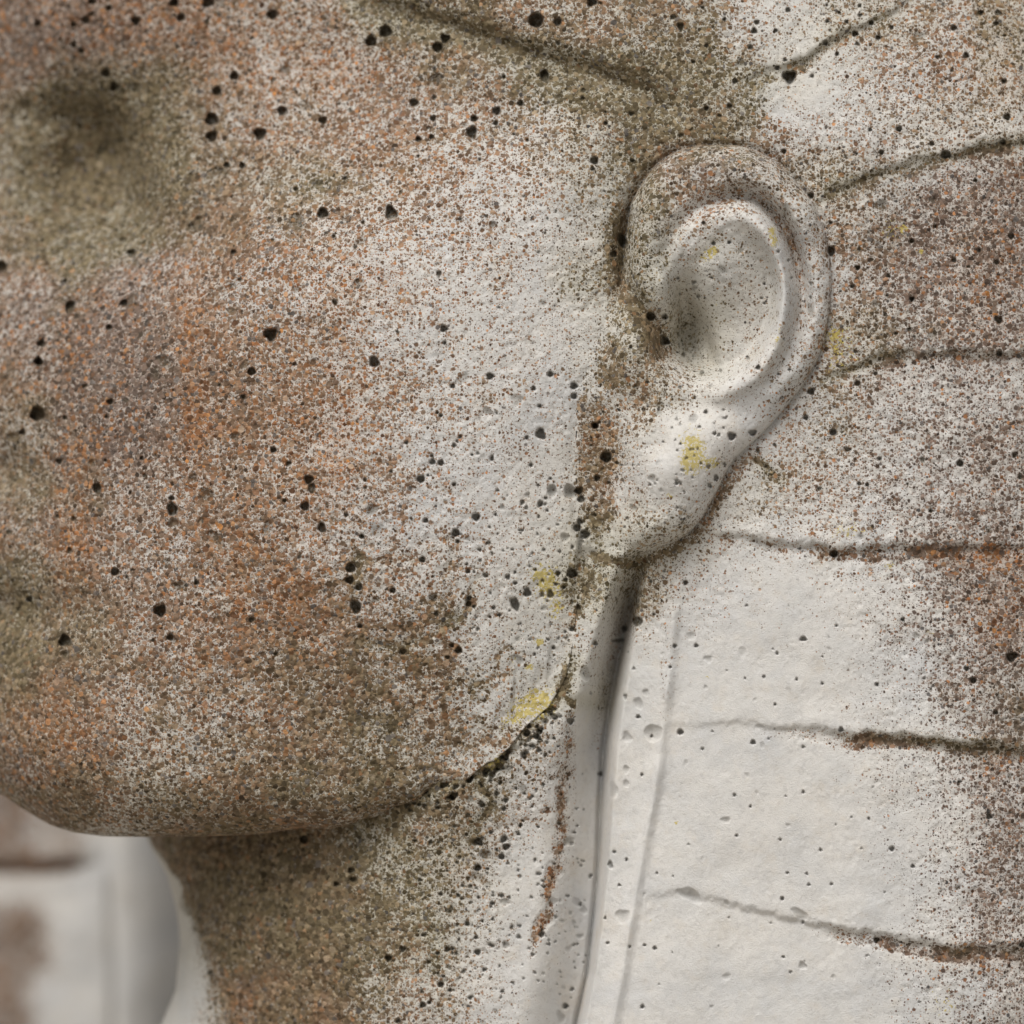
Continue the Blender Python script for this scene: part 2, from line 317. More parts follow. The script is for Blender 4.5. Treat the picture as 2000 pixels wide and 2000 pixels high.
VEINS = [[(936, 1500, .8), (940, 1545, .9), (962, 1568, .9), (935, 1600, .9), (922, 1640, .7)], [(1112, 1366, .9), (1150, 1372, .9), (1185, 1376, .6)],
         [(955, 1345, .8), (938, 1390, .9), (928, 1440, .8)], [(885, 1060, .6), (880, 1100, .7), (860, 1120, .6)], [(930, 1130, .6), (915, 1175, .8), (890, 1215, .6)],
         [(849, 1810, .7), (850, 1855, .8), (846, 1895, .7)], [(690, 1340, .6), (760, 1345, .8), (850, 1352, .9), (905, 1362, .8)], [(700, 1440, .7), (740, 1400, .8), (730, 1370, .7)],
         [(780, 1600, .8), (785, 1650, .8)], [(1450, 890, .7), (1485, 905, 1), (1525, 940, .8)], [(690, 1250, .6), (760, 1262, .8), (830, 1250, .8), (890, 1205, .6)], [(700, 1090, .6), (760, 1100, .7), (830, 1090, .6)], [(620, 1340, .6), (680, 1380, .8), (660, 1440, .6)], [(640, 1000, .5), (690, 1060, .7), (700, 1120, .8), (690, 1190, .6)], [(560, 1420, .6), (610, 1470, .7), (700, 1500, .6)]]

WEAR_GRID = """88887777887777545677
88887667777887634577
89987777666688644566
89988776655576666578
88888766554464346788
78777665443563236778
78887765443365236677
88888766543375346566
78888765443352255567
88777766433243455567
88778765432255334577
88777876542263212478
98778887642241011468
98777787643230001367
88767887754310001358
89778888754210001357
66699986652210000247
66699997641100000147
66699998531100000246
66689996531000000246""".split('\n')
WEAR_GRID = [r[:20].ljust(20, r[-1]) for r in WEAR_GRID]
MOSS_GRID = """01122336544455345435
23443222346887643224
38853322333577622344
59754543112562345322
45433321112463222311
23111111002673222211
22000000011466225421
32000000012454233100
43000000012443124210
63112100023422431100
32112211124665322210
64222222234652111100
75322333334432100000
54333344445532000123
33444455443221001233
45555555542220000000
44444444432222000000
44444444432110000000
44444444421000000000
33333333311000000000""".split('\n')

RUST = [(375, 620, 34, 110, 0, .5), (390, 800, 32, 110, 5, .7), (380, 830, 20, 60, 0, .7), (140, 1060, 45, 80, 0, .8), (160, 880, 45, 60, 0, .6), (90, 1400, 70, 110, 0, .5), (150, 1440, 60, 60, 0, .3),
        (470, 1140, 18, 130, 0, .8), (640, 800, 120, 200, 10, .35), (660, 880, 30, 120, 15, .6), (650, 130, 90, 60, 0, .5), (430, 140, 120, 70, 0, .35), (770, 320, 90, 60, 0, .35), (730, 560, 160, 60, 0, .35),
        (1950, 100, 60, 130, 0, .6), (1930, 1090, 100, 24, 0, 1.0), (1960, 1200, 60, 60, 0, .6), (1800, 1450, 180, 22, 4, .15), (1960, 1490, 60, 22, 0, .4), (1900, 1870, 120, 30, 0, .3), (1930, 560, 90, 140, 0, .3),
        (440, 1990, 90, 110, 0, .15), (1180, 900, 40, 120, 0, .35), (1080, 1690, 20, 60, 0, .6), (1060, 1800, 20, 20, 0, 1.0), (1380, 1140, 40, 15, 0, .5), (560, 1180, 40, 60, 0, .3), (900, 1700, 40, 40, 0, .4),
        (150, 300, 300, 100, 0, -.3), (620, 1200, 120, 100, 0, .2), (250, 20, 200, 60, 0, .35)]
LICHEN = [(1355, 880, 26, 44, -15, 1.1), (1345, 905, 16, 22, 0, .9), (1395, 905, 18, 16, 0, .7), (1382, 500, 18, 14, 0, .8), (1395, 487, 12, 10, 0, .9), (1508, 450, 8, 10, 0, 1.2), (1512, 472, 10, 12, 0, 1.2),
          (1520, 660, 12, 26, 15, .6), (1020, 1388, 55, 26, -35, .95), (1060, 1375, 26, 36, -30, .8), (1068, 1150, 24, 40, 0, .75), (1055, 1120, 40, 25, 0, .6), (1090, 1190, 16, 40, 0, .7), (1054, 1254, 10, 9, 0, 1.3),
          (1033, 1302, 8, 8, 0, 1.2), (1003, 1288, 16, 8, 0, .6), (965, 1490, 28, 12, -35, .8), (1740, 455, 30, 30, 0, .5), (1640, 690, 40, 50, 0, .6), (1630, 655, 20, 20, 0, .6), (1660, 1035, 40, 22, 0, .65), (1735, 1105, 14, 10, 0, .7),
          (1405, 592, 12, 8, 0, .5), (1307, 968, 6, 6, 0, .9), (1320, 1604, 6, 6, 0, 1.0), (1812, 1238, 12, 12, 0, .5), (1765, 445, 8, 8, 0, 1.0), (1800, 490, 8, 6, 0, .9), (1850, 1960, 40, 30, 0, .5), (1272, 1797, 5, 5, 0, 1), (1380, 1322, 6, 6, 0, .6)]
VIOLET = [(220, 690, 150, 230, 0, .7), (230, 830, 120, 130, 0, .4), (120, 60, 200, 110, 0, .6), (1410, 320, 120, 36, 0, .9), (1280, 400, 40, 60, 0, .5), (40, 600, 80, 60, 0, .3)]

def heights(X, Y, neck):
    """height towards the camera, in photo pixels, and the weathering charts"""
    wx, wy = X + 5 * noise(X, Y, 55, 31), Y + 5 * noise(X, Y, 55, 32)
    hl, hr = along(HEM_L, wy), along(HEM_R, wy)
    W = np.clip(grid_map(WEAR_GRID, X + 34 * fbm(X, Y, 130, 41), Y + 34 * fbm(X, Y, 130, 45)), 0, 1)
    M = grid_map(MOSS_GRID, X + 30 * fbm(X, Y, 120, 51), Y + 30 * fbm(X, Y, 120, 55))
    W = W * (1 - .16 * smooth(1720, 1880, X))
    # ---- base, with the neck where it shows
    H = BASE(X, Y)
    below = smooth(1075, 1230, Y)
    if neck:
        N = NECKF(X, Y)
        g = np.clip(1 - (hl - X) / np.interp(Y, [1150, 1350, 1520], [58, 72, 120]), 0, 1)
        g = (g * g * (3 - 2 * g)) ** 1.3
        N = N * (1 - g) + g * (-24 - 116 * below)
        left = X < hl
        t = np.clip((X - hl) / (hr - hl), 0, 1)
        hem = (-24 - 116 * below) + (16 + 104 * below) * smooth(-.02, .27, t) + 10 * below * smooth(.3, 1.0, t)
        hem = np.where(X > hr, (-8 - 2 * below) * np.exp(-(X - hr) / 45) + H * smooth(0, 60, X - hr), hem)
        hem = hem + (11 + 3 * noise(X, Y, 60, 39)) * below * np.exp(-((X - hr + 5) / 12) ** 2)
        zone = (Y > 1040) & (X < hr + 260) & (X > 100)
        Hn = np.where(left, N, hem)
        wgt = smooth(1062, 1100, Y)
        H = np.where(zone, H * (1 - wgt) + Hn * wgt, H)
        H = np.where((X < 1110) & (Y > 900), N, H)
    if neck:
        H = H - 26 * below * np.exp(-((X - hl - 2) / 6) ** 2)
    # ---- ear
    ear_poly = curve(EAR + [EAR[0]], 16)[:, :2]
    ins = inside(X, Y, ear_poly)
    D, _ = near(X, Y, [tuple(p) for p in EAR + [EAR[0]]], 90)
    D = np.minimum(D, 90)
    soft = 1 - .97 * smooth(1290, 1165, X) * smooth(540, 620, Y)
    low = smooth(960, 1060, Y)
    rise = np.where(ins, 58 * np.sqrt(np.clip(1 - (1 - np.clip(D / 55, 0, 1)) ** 2, 0, 1)), 0) * soft * (1 + .35 * low)
    E = rise * (1 - .42 * smooth(1500, 1590, X) * smooth(400, 500, Y)) * (1 - .35 * smooth(1380, 1470, X) * smooth(720, 820, Y))
    E = E + 4 * ridge(X, Y, HELIX, 28) + 2 * fbm(X, Y, 60, 66)
    E = E - 50 * ridge(X, Y, SCAPHA, 18)
    E = E + 16 * ridge(X, Y, ANTI, 15)
    a = math.radians(14)
    u, v = (X - 1418) * math.cos(a) + (Y - 592) * math.sin(a), -(X - 1418) * math.sin(a) + (Y - 592) * math.cos(a)
    rho = np.hypot(u / 112, v / 168)
    E = E - 66 * smooth(1.0, .70, rho) * (.2 + .8 * smooth(-.7, .9, u / 112 + .5 * v / 168)) - 26 * smooth(1.0, .0, np.hypot((X - 1392) / 118, (Y - 635) / 150)) - 120 * blob(X, Y, 1340, 640, 36, 100, -8) - 26 * blob(X, Y, 1385, 680, 16, 60, -14)
    E = E - 34 * blob(X, Y, 1310, 690, 40, 52) + 24 * ridge(X, Y, CRUS, 15)
    E = E - 30 * ridge(X, Y, TRENCH, 20) - 5 * ridge(X, Y, FRONT, 10)
    E = E + 24 * blob(X, Y, 1222, 700, 36, 62, 10) + 36 * blob(X, Y, 1312, 905, 72, 84) - 16 * blob(X, Y, 1288, 868, 26, 34) - 20 * blob(X, Y, 1345, 796, 75, 30)
    E = E - 9 * np.exp(-(np.where(ins, 90, D) / 9) ** 2) * smooth(1060, 1030, Y) * smooth(1200, 1260, X + np.where(Y < 560, 200, 0))
    H = H + E
    # ---- headdress grooves
    br = ridge(X, Y, [(p[0], p[1], 1) for p in BROW], 30)
    H = H - 20 * br
    W = np.maximum(W, .9 * br); M = M + .45 * br
    ey = ridge(X, Y, [(50, 232, .5), (130, 225, .8), (200, 255, 1), (240, 330, 1), (250, 410, .9), (235, 470, .4)], 40)
    H = H - 30 * ey + 26 * blob(X, Y, 320, 330, 60, 90, -20) - 50 * blob(X, Y, 175, 335, 85, 110)
    W = np.maximum(W, 1.25 * blob(X, Y, 180, 330, 140, 170)); M = M + .9 * blob(X, Y, 180, 325, 135, 165)
    M = M + .4 * ey
    H = H - 40 * blob(X, Y, -10, 925, 70, 45) - 30 * blob(X, Y, 20, 1195, 130, 45)
    db, _ = near(X, Y, BROW, 120)
    brow_y = along(BROW, X)
    H = H + np.where((X < 1320) & (Y < brow_y), 12 * smooth(0, 30, np.minimum(db, 120)), 0) * smooth(1315, 1180, X)
    for k, g in GROOVES.items():
        g = np.array(g, float)
        d = Y - np.interp(X, g[:, 0], g[:, 1]) + 6 * noise(X, Y, 70, 61) + 4 * noise(X, Y, 17, 62) + 2 * noise(X, Y, 7, 63)
        on = np.interp(X, g[:, 0], g[:, 2]) * (X > g[0, 0])
        ww = np.interp(X, g[:, 0], g[:, 3]) * (X > g[0, 0])
        up = np.exp(-np.clip(-d, 0, None) / 70) / (1 + np.exp(np.clip(d / 3.5, -30, 30)))
        dn = np.exp(-np.clip(d, 0, None) / 60) / (1 + np.exp(np.clip(-d / 5, -30, 30)))
        H = H + on * ((9 + 4 * noise(X, Y, 40, 64)) * up - 4.5 * np.exp(-(d / 9) ** 2) - 6 * dn)
        W = np.maximum(W, 1.0 * ww * (.8 + .35 * noise(X, Y, 26, 65)) * np.exp(-(np.clip(np.abs(d - 9) - 7, 0, None) / 12) ** 2))
        M = M + ww * .35 * np.exp(-(d / 14) ** 2) * (1 if k not in 'D' else .2)
    # ---- sharp edged wear
    W = np.maximum(W, .98 * ridge(X, Y, [(p[0] - 16, p[1], p[2]) for p in TRENCH], 40))
    W = np.maximum(W, ridge(X, Y, [(p[0] + 14, p[1], p[2]) for p in FRONT[:4]], 18))
    patch = np.maximum(np.maximum(1.1 * blob(X, Y, 1200, 715, 46, 75), 1.1 * blob(X, Y, 1168, 880, 58, 135)), .95 * blob(X, Y, 1168, 1000, 48, 75))
    W = np.maximum(W, np.clip(patch, 0, .86) * smooth(1116, 1130, X + 5 * noise(X, Y, 20, 33)))
    W = np.maximum(W, .9 * blob(X, Y, 1140, 1140, 75, 70)); M = M + .3 * blob(X, Y, 1150, 1130, 90, 70)
    W = np.maximum(W, .95 * ridge(X, Y, [(1165, 1090, 1), (1240, 1102, 1), (1310, 1075, 1), (1365, 1040, .9), (1400, 985, .9), (1430, 930, .9), (1480, 880, .6)], 20))
    W = W * (1 - .85 * blob(X, Y, 1325, 880, 65, 90, 25)) * (1 - .25 * blob(X, Y, 1440, 590, 95, 130)) * (1 - .6 * blob(X, Y, 1590, 190, 60, 34, -25))
    bowl = smooth(1.05, .8, rho)
    W = np.maximum(W, .34 * bowl); M = M + .22 * bowl  # beige film in the ear hollow, partly its shade painted into the colour
    W = np.maximum(W, .55 * ridge(X, Y, SCAPHA, 16) * (X > 1420))
    W = np.maximum(W, .7 * blob(X, Y, 1300, 690, 55, 60))
    W = np.maximum(W, .8 * blob(X, Y, 1410, 322, 130, 26))
    W = np.where(neck | (X > 1100), np.maximum(W, .95 * ridge(X + 6 * noise(X, Y, 30, 37), Y, STRIP, 16) * (.75 + .5 * noise(X, Y, 22, 38))), W)
    W = np.maximum(W, (1.0 + .4 * noise(X, Y, 24, 46)) * ridge(X + 8 * noise(X, Y, 34, 44), Y + 8 * noise(X, Y, 34, 45), JAWCRACK, 19))
    vein = smooth(.15, .0, np.abs(fbm(X, Y, 95, 131))) * smooth(.18, .4, W) * (.10 + .32 * blob(X, Y, 780, 1330, 300, 260))
    W = W + vein
    M = M + .35 * ridge(X, Y, JAWCRACK, 20) + .3 * vein
    for vv in VEINS:
        W = np.maximum(W, (1.05 + .4 * noise(X, Y, 24, 47)) * ridge(X + 7 * noise(X, Y, 30, 48), Y + 7 * noise(X, Y, 30, 49), [(p[0] + 3, p[1] + 2, p[2]) for p in vv], 13))
        M = M + .3 * ridge(X, Y, vv, 14)
        H = H - 3 * ridge(X, Y, vv, 8)
    if neck:
        W = np.where(X > 1125, W * (1 - .8 * smooth(1200, 1300, Y) * (X < 1290)), W)
        W = np.maximum(W, .5 * below * np.exp(-((X - hl + 12) / 20) ** 2) * smooth(1560, 1330, Y))
        # clean strip where the neck turns away at its front edge
        edge = along(NECK, Y)
        W = np.where((X < 700) & (Y > 1600), W * smooth(4, 14 + 150 * (np.clip(Y - 1640, 0, 420) / 360) ** 2, X - edge + 14 * noise(X, Y, 40, 43)), W)
    W = np.where(X < 1240, np.maximum(W, .36 * smooth(1240, 1150, X) * smooth(1420, 1300, Y)), W)
    if neck:
        W = W + .12 * blob(X, Y, 600, 1790, 210, 240) * smooth(0, 160, X - along(NECK, Y)); M = M + .30 * blob(X, Y, 650, 1760, 320, 300)
    R = .10 * smooth(900, 500, X) * smooth(1660, 1560, Y) + sum(c[5] * blob(X, Y, *c[:5]) for c in RUST)
    R = R + .24 * smooth(.25, .75, noise(X + 12 * noise(X, Y, 60, 141), Y * .22, 34, 142)) * smooth(760, 420, X) * smooth(1660, 1560, Y) * smooth(350, 550, Y)
    L = sum(c[5] * blob(X, Y, *c[:5]) for c in LICHEN)
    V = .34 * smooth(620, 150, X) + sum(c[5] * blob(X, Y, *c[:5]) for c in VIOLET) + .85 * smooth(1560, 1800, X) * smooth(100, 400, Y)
    # ---- small relief: smooth swelling, worn skin, sand grains
    H = H + 3.5 * fbm(X, Y, 170, 71) + (.12 + .6 * W) * fbm(X, Y, 34, 75)
    wn_ = np.clip(W + .30 * fbm(X, Y, 48, 81) + .14 * noise(X, Y, 11, 85), 0, 1)
    H = H - 2.5 * smooth(.25, .75, wn_) + (.12 + 2.1 * wn_) * (noise(X, Y, 9, 91) + .8 * noise(X, Y, 5.5, 92)) * .75
    return H, np.clip(W, 0, 1.5), np.clip(M, 0, 1), np.clip(R, 0, 1), np.clip(L, 0, 1), np.clip(V, 0, 1)

# ------------------------------------------------------------------ material
def ground_material():
    m = bpy.data.materials.new('bounce_ground')
    m.use_nodes = True
    nt = m.node_tree
    b = nt.nodes['Principled BSDF']
    v = nt.nodes.new('ShaderNodeTexVoronoi'); v.inputs['Scale'].default_value = 90
    r = nt.nodes.new('ShaderNodeValToRGB')
    r.color_ramp.elements[0].color = (.25, .23, .20, 1); r.color_ramp.elements[1].color = (.48, .45, .40, 1)
    co = nt.nodes.new('ShaderNodeTexCoord')
    nt.links.new(co.outputs['Object'], v.inputs['Vector']); nt.links.new(v.outputs['Color'], r.inputs[0])
    nt.links.new(r.outputs[0], b.inputs['Base Color']); b.inputs['Roughness'].default_value = .95
    return m

def stone_material():
    m = bpy.data.materials.new('weathered_concrete')
    m.use_nodes = True
    nt = m.node_tree
    nt.nodes.clear()
    N = nt.nodes.new
    def lk(a, b): nt.links.new(a, b)
    def val(x, sock):
        if hasattr(x, 'is_output'): lk(x, sock)
        else: sock.default_value = x
    def mth(op, a, b=0.0, c=None, clamp=False):
        n = N('ShaderNodeMath'); n.operation = op; n.use_clamp = clamp
        val(a, n.inputs[0]); val(b, n.inputs[1])
        if c is not None: val(c, n.inputs[2])
        return n.outputs[0]
    def sstep(x, a, b):
        n = N('ShaderNodeMapRange'); n.interpolation_type = 'SMOOTHSTEP'
        val(x, n.inputs['Value']); val(a, n.inputs['From Min']); val(b, n.inputs['From Max'])
        return n.outputs[0]
    def mix(f, a, b):
        n = N('ShaderNodeMix'); n.data_type = 'RGBA'
        val(f, n.inputs[0])
        for s, c in ((6, a), (7, b)):
            if hasattr(c, 'is_output'): lk(c, n.inputs[s])
            else: n.inputs[s].default_value = (*c, 1)
        return n.outputs[2]
    def attr(name):
        n = N('ShaderNodeAttribute'); n.attribute_name = name
        return n.outputs['Fac']
    def ns(scale, detail=3, rough=.55, vec=None):
        n = N('ShaderNodeTexNoise'); n.inputs['Scale'].default_value = scale
        n.inputs['Detail'].default_value = detail; n.inputs['Roughness'].default_value = rough
        lk(vec or co, n.inputs['Vector'])
        return n
    def vor(scale, vec=None, feat='F1'):
        n = N('ShaderNodeTexVoronoi'); n.inputs['Scale'].default_value = scale; n.feature = feat
        lk(vec or co, n.inputs['Vector'])
        return n
    def sep(c):
        n = N('ShaderNodeSeparateColor'); lk(c, n.inputs[0])
        return n.outputs
    def ramp(f, stops):
        n = N('ShaderNodeValToRGB'); e = n.color_ramp
        while len(e.elements) < len(stops): e.elements.new(.5)
        for q, (p, c) in zip(e.elements, stops): q.position = p; q.color = (*c, 1)
        lk(f, n.inputs[0])
        return n.outputs[0]
    co = N('ShaderNodeTexCoord').outputs['Object']
    # warp, so that grains are not clean polygons
    wv = N('ShaderNodeVectorMath'); wv.operation = 'MULTIPLY_ADD'
    wnz = ns(1500, 2)
    lk(wnz.outputs['Color'], wv.inputs[0]); wv.inputs[1].default_value = (.00045,) * 3; lk(co, wv.inputs[2])
    cw = wv.outputs[0]
    wear, moss, rust, lich, viol, pit = (attr(q) for q in ('wear', 'moss', 'rust', 'lichen', 'violet', 'pit'))
    n1 = ns(150, 4, .6).outputs['Fac']
    n2 = ns(520, 3, .6).outputs['Fac']
    w = mth('ADD', wear, mth('ADD', mth('MULTIPLY', mth('SUBTRACT', n1, .5), .40), mth('MULTIPLY', mth('SUBTRACT', n2, .5), .75)))
    gate = sstep(wear, 0.0, .16)
    w = mth('MULTIPLY', w, gate)
    v0, v1, v2, v3 = vor(560, cw), vor(980, cw), vor(1700, cw), vor(2800, cw)
    c0, c1, c2, c3 = sep(v0.outputs['Color']), sep(v1.outputs['Color']), sep(v2.outputs['Color']), sep(v3.outputs['Color'])
    def grains(v, c, lo, hi, k):
        on = sstep(mth('SUBTRACT', mth('MULTIPLY', w, k), c[0]), -.03, .05)
        rad = mth('ADD', mth('MULTIPLY', w, hi), lo)
        return mth('MULTIPLY', on, sstep(mth('SUBTRACT', rad, v.outputs['Distance']), -.06, .10))
    m1, m2, m3 = grains(v1, c1, .12, .56, .95), grains(v2, c2, .16, .48, .80), grains(v3, c3, .22, .36, .78)
    m0 = grains(v0, c0, .10, .44, .34)
    gm = mth('MAXIMUM', mth('MAXIMUM', m0, m1), mth('MAXIMUM', m2, m3))
    pick = mth('GREATER_THAN', m1, .5)
    big = mth('GREATER_THAN', m0, .5)
    def choose(i):
        b = mth('ADD', mth('MULTIPLY', c1[i], pick), mth('MULTIPLY', c2[i], mth('SUBTRACT', 1.0, pick)))
        return mth('ADD', mth('MULTIPLY', c0[i], big), mth('MULTIPLY', b, mth('SUBTRACT', 1.0, big)))
    gsel, gtone = choose(1), choose(2)
    tan = ramp(gsel, [(0, (.10, .062, .040)), (.18, (.22, .133, .083)), (.40, (.32, .198, .122)), (.58, (.25, .182, .138)), (.74, (.41, .278, .178)), (.88, (.35, .175, .098)), (1, (.50, .375, .27))])
    vio = ramp(gsel, [(0, (.065, .050, .044)), (.3, (.135, .096, .080)), (.55, (.185, .136, .116)), (.8, (.21, .17, .155)), (1, (.29, .21, .165))])
    oli = ramp(gsel, [(0, (.065, .057, .030)), (.3, (.135, .115, .062)), (.6, (.19, .162, .095)), (.85, (.25, .21, .13)), (1, (.33, .28, .19))])
    rus = ramp(gsel, [(0, (.14, .055, .024)), (.35, (.28, .115, .045)), (.65, (.40, .155, .048)), (.85, (.44, .25, .13)), (1, (.52, .20, .035))])
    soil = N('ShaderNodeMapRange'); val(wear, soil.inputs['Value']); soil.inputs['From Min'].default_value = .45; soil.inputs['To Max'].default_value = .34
    nm = ns(75, 3).outputs['Fac']
    g = mix(mth('MULTIPLY', viol, .95, None, True), tan, vio)
    g = mix(mth('MULTIPLY', sstep(mth('ADD', rust, mth('MULTIPLY', mth('SUBTRACT', gtone, .5), 1.5)), .46, .80), .88), g, rus)
    g = mix(mth('MULTIPLY', sstep(mth('ADD', moss, mth('MULTIPLY', mth('SUBTRACT', nm, .5), 1.0)), .18, .80), .92), g, oli)
    # odd grains of strong colour, as in any sand
    odd = mth('MULTIPLY', mth('GREATER_THAN', gtone, .955), mth('SUBTRACT', 1.0, mth('MULTIPLY', moss, .7)))
    g = mix(mth('MULTIPLY', odd, .75), g, (.42, .20, .09))
    gry = mth('MULTIPLY', mth('LESS_THAN', gtone, .05), .8)
    g = mix(gry, g, (.15, .15, .152))
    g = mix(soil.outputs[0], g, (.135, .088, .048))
    # every grain its own tone, some nearly black, some pale quartz
    wob = mth('FRACT', mth('MULTIPLY', mth('ADD', gsel, gtone), 7.31))
    tone = mth('ADD', .54, mth('MULTIPLY', wob, .90))
    sc_ = N('ShaderNodeVectorMath'); sc_.operation = 'SCALE'
    lk(g, sc_.inputs[0]); lk(tone, sc_.inputs['Scale'])
    g = sc_.outputs[0]
    # cement skin
    nb = ns(60, 4).outputs['Fac']
    nc_ = ns(260, 4).outputs['Fac']
    cem = mix(sstep(nb, .35, .7), (.70, .676, .642), (.63, .62, .605))
    cem = mix(mth('MULTIPLY', sstep(nc_, .5, .75), .4), cem, (.66, .60, .52))
    cem = mix(mth('MULTIPLY', sstep(ns(700, 3).outputs['Fac'], .50, .72), .34), cem, (.47, .455, .44))
    cem = mix(mth('MULTIPLY', sstep(ns(42, 4, .65).outputs['Fac'], .48, .70), .5), cem, (.575, .580, .590))
    cem = mix(mth('MULTIPLY', sstep(ns(110, 4, .65).outputs['Fac'], .55, .75), .4), cem, (.58, .525, .45))
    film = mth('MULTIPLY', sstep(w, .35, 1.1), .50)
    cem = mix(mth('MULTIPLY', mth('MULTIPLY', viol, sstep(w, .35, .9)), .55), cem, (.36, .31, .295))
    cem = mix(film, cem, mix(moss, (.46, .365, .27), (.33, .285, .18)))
    cem = mix(mth('MULTIPLY', mth('MULTIPLY', rust, sstep(w, .2, .8)), .45), cem, (.42, .25, .14))
    cem = mix(mth('MULTIPLY', sstep(moss, .15, .9), .42), cem, (.40, .365, .24))
    # hairline dust in the skin
    cem = mix(mth('MULTIPLY', sstep(ns(2300, 2).outputs['Fac'], .58, .72), mth('ADD', .10, mth('MULTIPLY', wear, .75))), cem, (.26, .195, .135))
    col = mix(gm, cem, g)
    # yellow lichen in crumbs
    ln = mth('ADD', lich, mth('MULTIPLY', mth('SUBTRACT', ns(1300, 3, .7).outputs['Fac'], .5), 3.4))
    lm = mth('MULTIPLY', sstep(ln, .72, .84), sstep(lich, .03, .18))
    col = mix(mth('MULTIPLY', lm, .85), col, mix(ns(1600, 2).outputs['Fac'], (.46, .35, .06), (.60, .50, .17)))
    # air holes darkened with depth, their inner shade painted into the colour
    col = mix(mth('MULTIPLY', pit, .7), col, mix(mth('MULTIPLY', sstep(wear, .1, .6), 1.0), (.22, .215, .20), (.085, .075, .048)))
    bsdf = N('ShaderNodeBsdfPrincipled')
    lk(col, bsdf.inputs['Base Color'])
    rgh = mth('SUBTRACT', .92, mth('MULTIPLY', mth('MULTIPLY', gm, gtone), .38))
    lk(rgh, bsdf.inputs['Roughness'])
    bsdf.inputs['Specular IOR Level'].default_value = .2
    # grain relief: rounded grains standing a little out of the cement
    dome = mth('SUBTRACT', 1.0, mth('MULTIPLY', v1.outputs['Distance'], 1.3), None, True)
    dome2 = mth('SUBTRACT', 1.0, mth('MULTIPLY', v2.outputs['Distance'], 1.3), None, True)
    hgt = mth('ADD', mth('MULTIPLY', mth('MULTIPLY', m1, dome), .55), mth('MULTIPLY', mth('MULTIPLY', m2, dome2), .25))
    hgt = mth('SUBTRACT', hgt, mth('MULTIPLY', gm, .35))
    hgt = mth('ADD', hgt, mth('MULTIPLY', ns(2600, 3, .6).outputs['Fac'], mth('ADD', .42, mth('MULTIPLY', wear, .4))))
    bp = N('ShaderNodeBump')
    bp.inputs['Strength'].default_value = .8
    bp.inputs['Distance'].default_value = .0005
    lk(hgt, bp.inputs['Height']); lk(bp.outputs[0], bsdf.inputs['Normal'])
    out = N('ShaderNodeOutputMaterial')
    lk(bsdf.outputs[0], out.inputs[0])
    return m

STONE = stone_material()

# ------------------------------------------------------------------ mesh building
def place(X, Y, H):
    k = (DIST - H * S_PX) / DIST
    return np.stack([(X - 1000) * S_PX * k, -H * S_PX, ZC + (1000 - Y) * S_PX * k], -1).astype(F)

def normals(P):
    du, dv = np.gradient(P, axis=1), np.gradient(P, axis=0)
    n = np.cross(dv, du)
    n /= np.linalg.norm(n, axis=-1, keepdims=True) + 1e-12
    return n.astype(F)

def build(name, P, Nrm, keep, attrs, parent):
    """one mesh of the kept cells of a sheet"""
    h, w = P.shape[:2]
    used = np.zeros((h, w), bool)
    used[:-1, :-1] |= keep; used[1:, :-1] |= keep; used[:-1, 1:] |= keep; used[1:, 1:] |= keep
    idx = np.full((h, w), -1, np.int32)
    idx[used] = np.arange(used.sum(), dtype=np.int32)
    q = np.stack([idx[:-1, :-1][keep], idx[1:, :-1][keep], idx[1:, 1:][keep], idx[:-1, 1:][keep]], -1)
    me = bpy.data.meshes.new(name)
    me.vertices.add(int(used.sum())); me.loops.add(q.size); me.polygons.add(len(q))
    me.vertices.foreach_set('co', P[used].ravel())
    me.loops.foreach_set('vertex_index', q.ravel().astype(np.int32))
    me.polygons.foreach_set('loop_start', np.arange(0, q.size, 4, dtype=np.int32))
    me.update(calc_edges=True)
    me.polygons.foreach_set('use_smooth', np.ones(len(q), bool))
    for k, a in attrs.items():
        at = me.attributes.new(k, 'FLOAT', 'POINT')
        at.data.foreach_set('value', np.ascontiguousarray(a[used], F))
    me.normals_split_custom_set_from_vertices(Nrm[used])
    me.materials.append(STONE)
    o = bpy.data.objects.new(name, me)
    SC.collection.objects.link(o)
    o.parent = parent
    return o

def axis(lo, hi, fine, pad, a=-24, b=2024):
    a, b = max(a, lo), min(b, hi)
    left = np.arange(lo, a, pad); mid = np.arange(a, b, fine); right = np.arange(b, hi + pad, pad)
    return np.concatenate([left, mid, right]).astype(F)

def empty(name, parent=None):
    e = bpy.data.objects.new(name, None)
    e.empty_display_size = .05
    SC.collection.objects.link(e)
    e.parent = parent
    return e

statue = empty('statue')
statue['label'] = 'pale concrete statue head with brown speckled cheek, large ear and grooved striped headdress'
statue['category'] = 'statue'
headdress = empty('headdress', statue)

# unseen ground plane, added just under the picture to bounce light upward
gm_ = bpy.data.meshes.new('ground')
gm_.from_pydata([(-40, -40, 0), (40, -40, 0), (40, 40, 0), (-40, 40, 0)], [], [(0, 1, 2, 3)])
gm_.materials.append(ground_material())
ground = bpy.data.objects.new('ground', gm_)
ground['kind'] = 'structure'
SC.collection.objects.link(ground)

FINE = 2.1
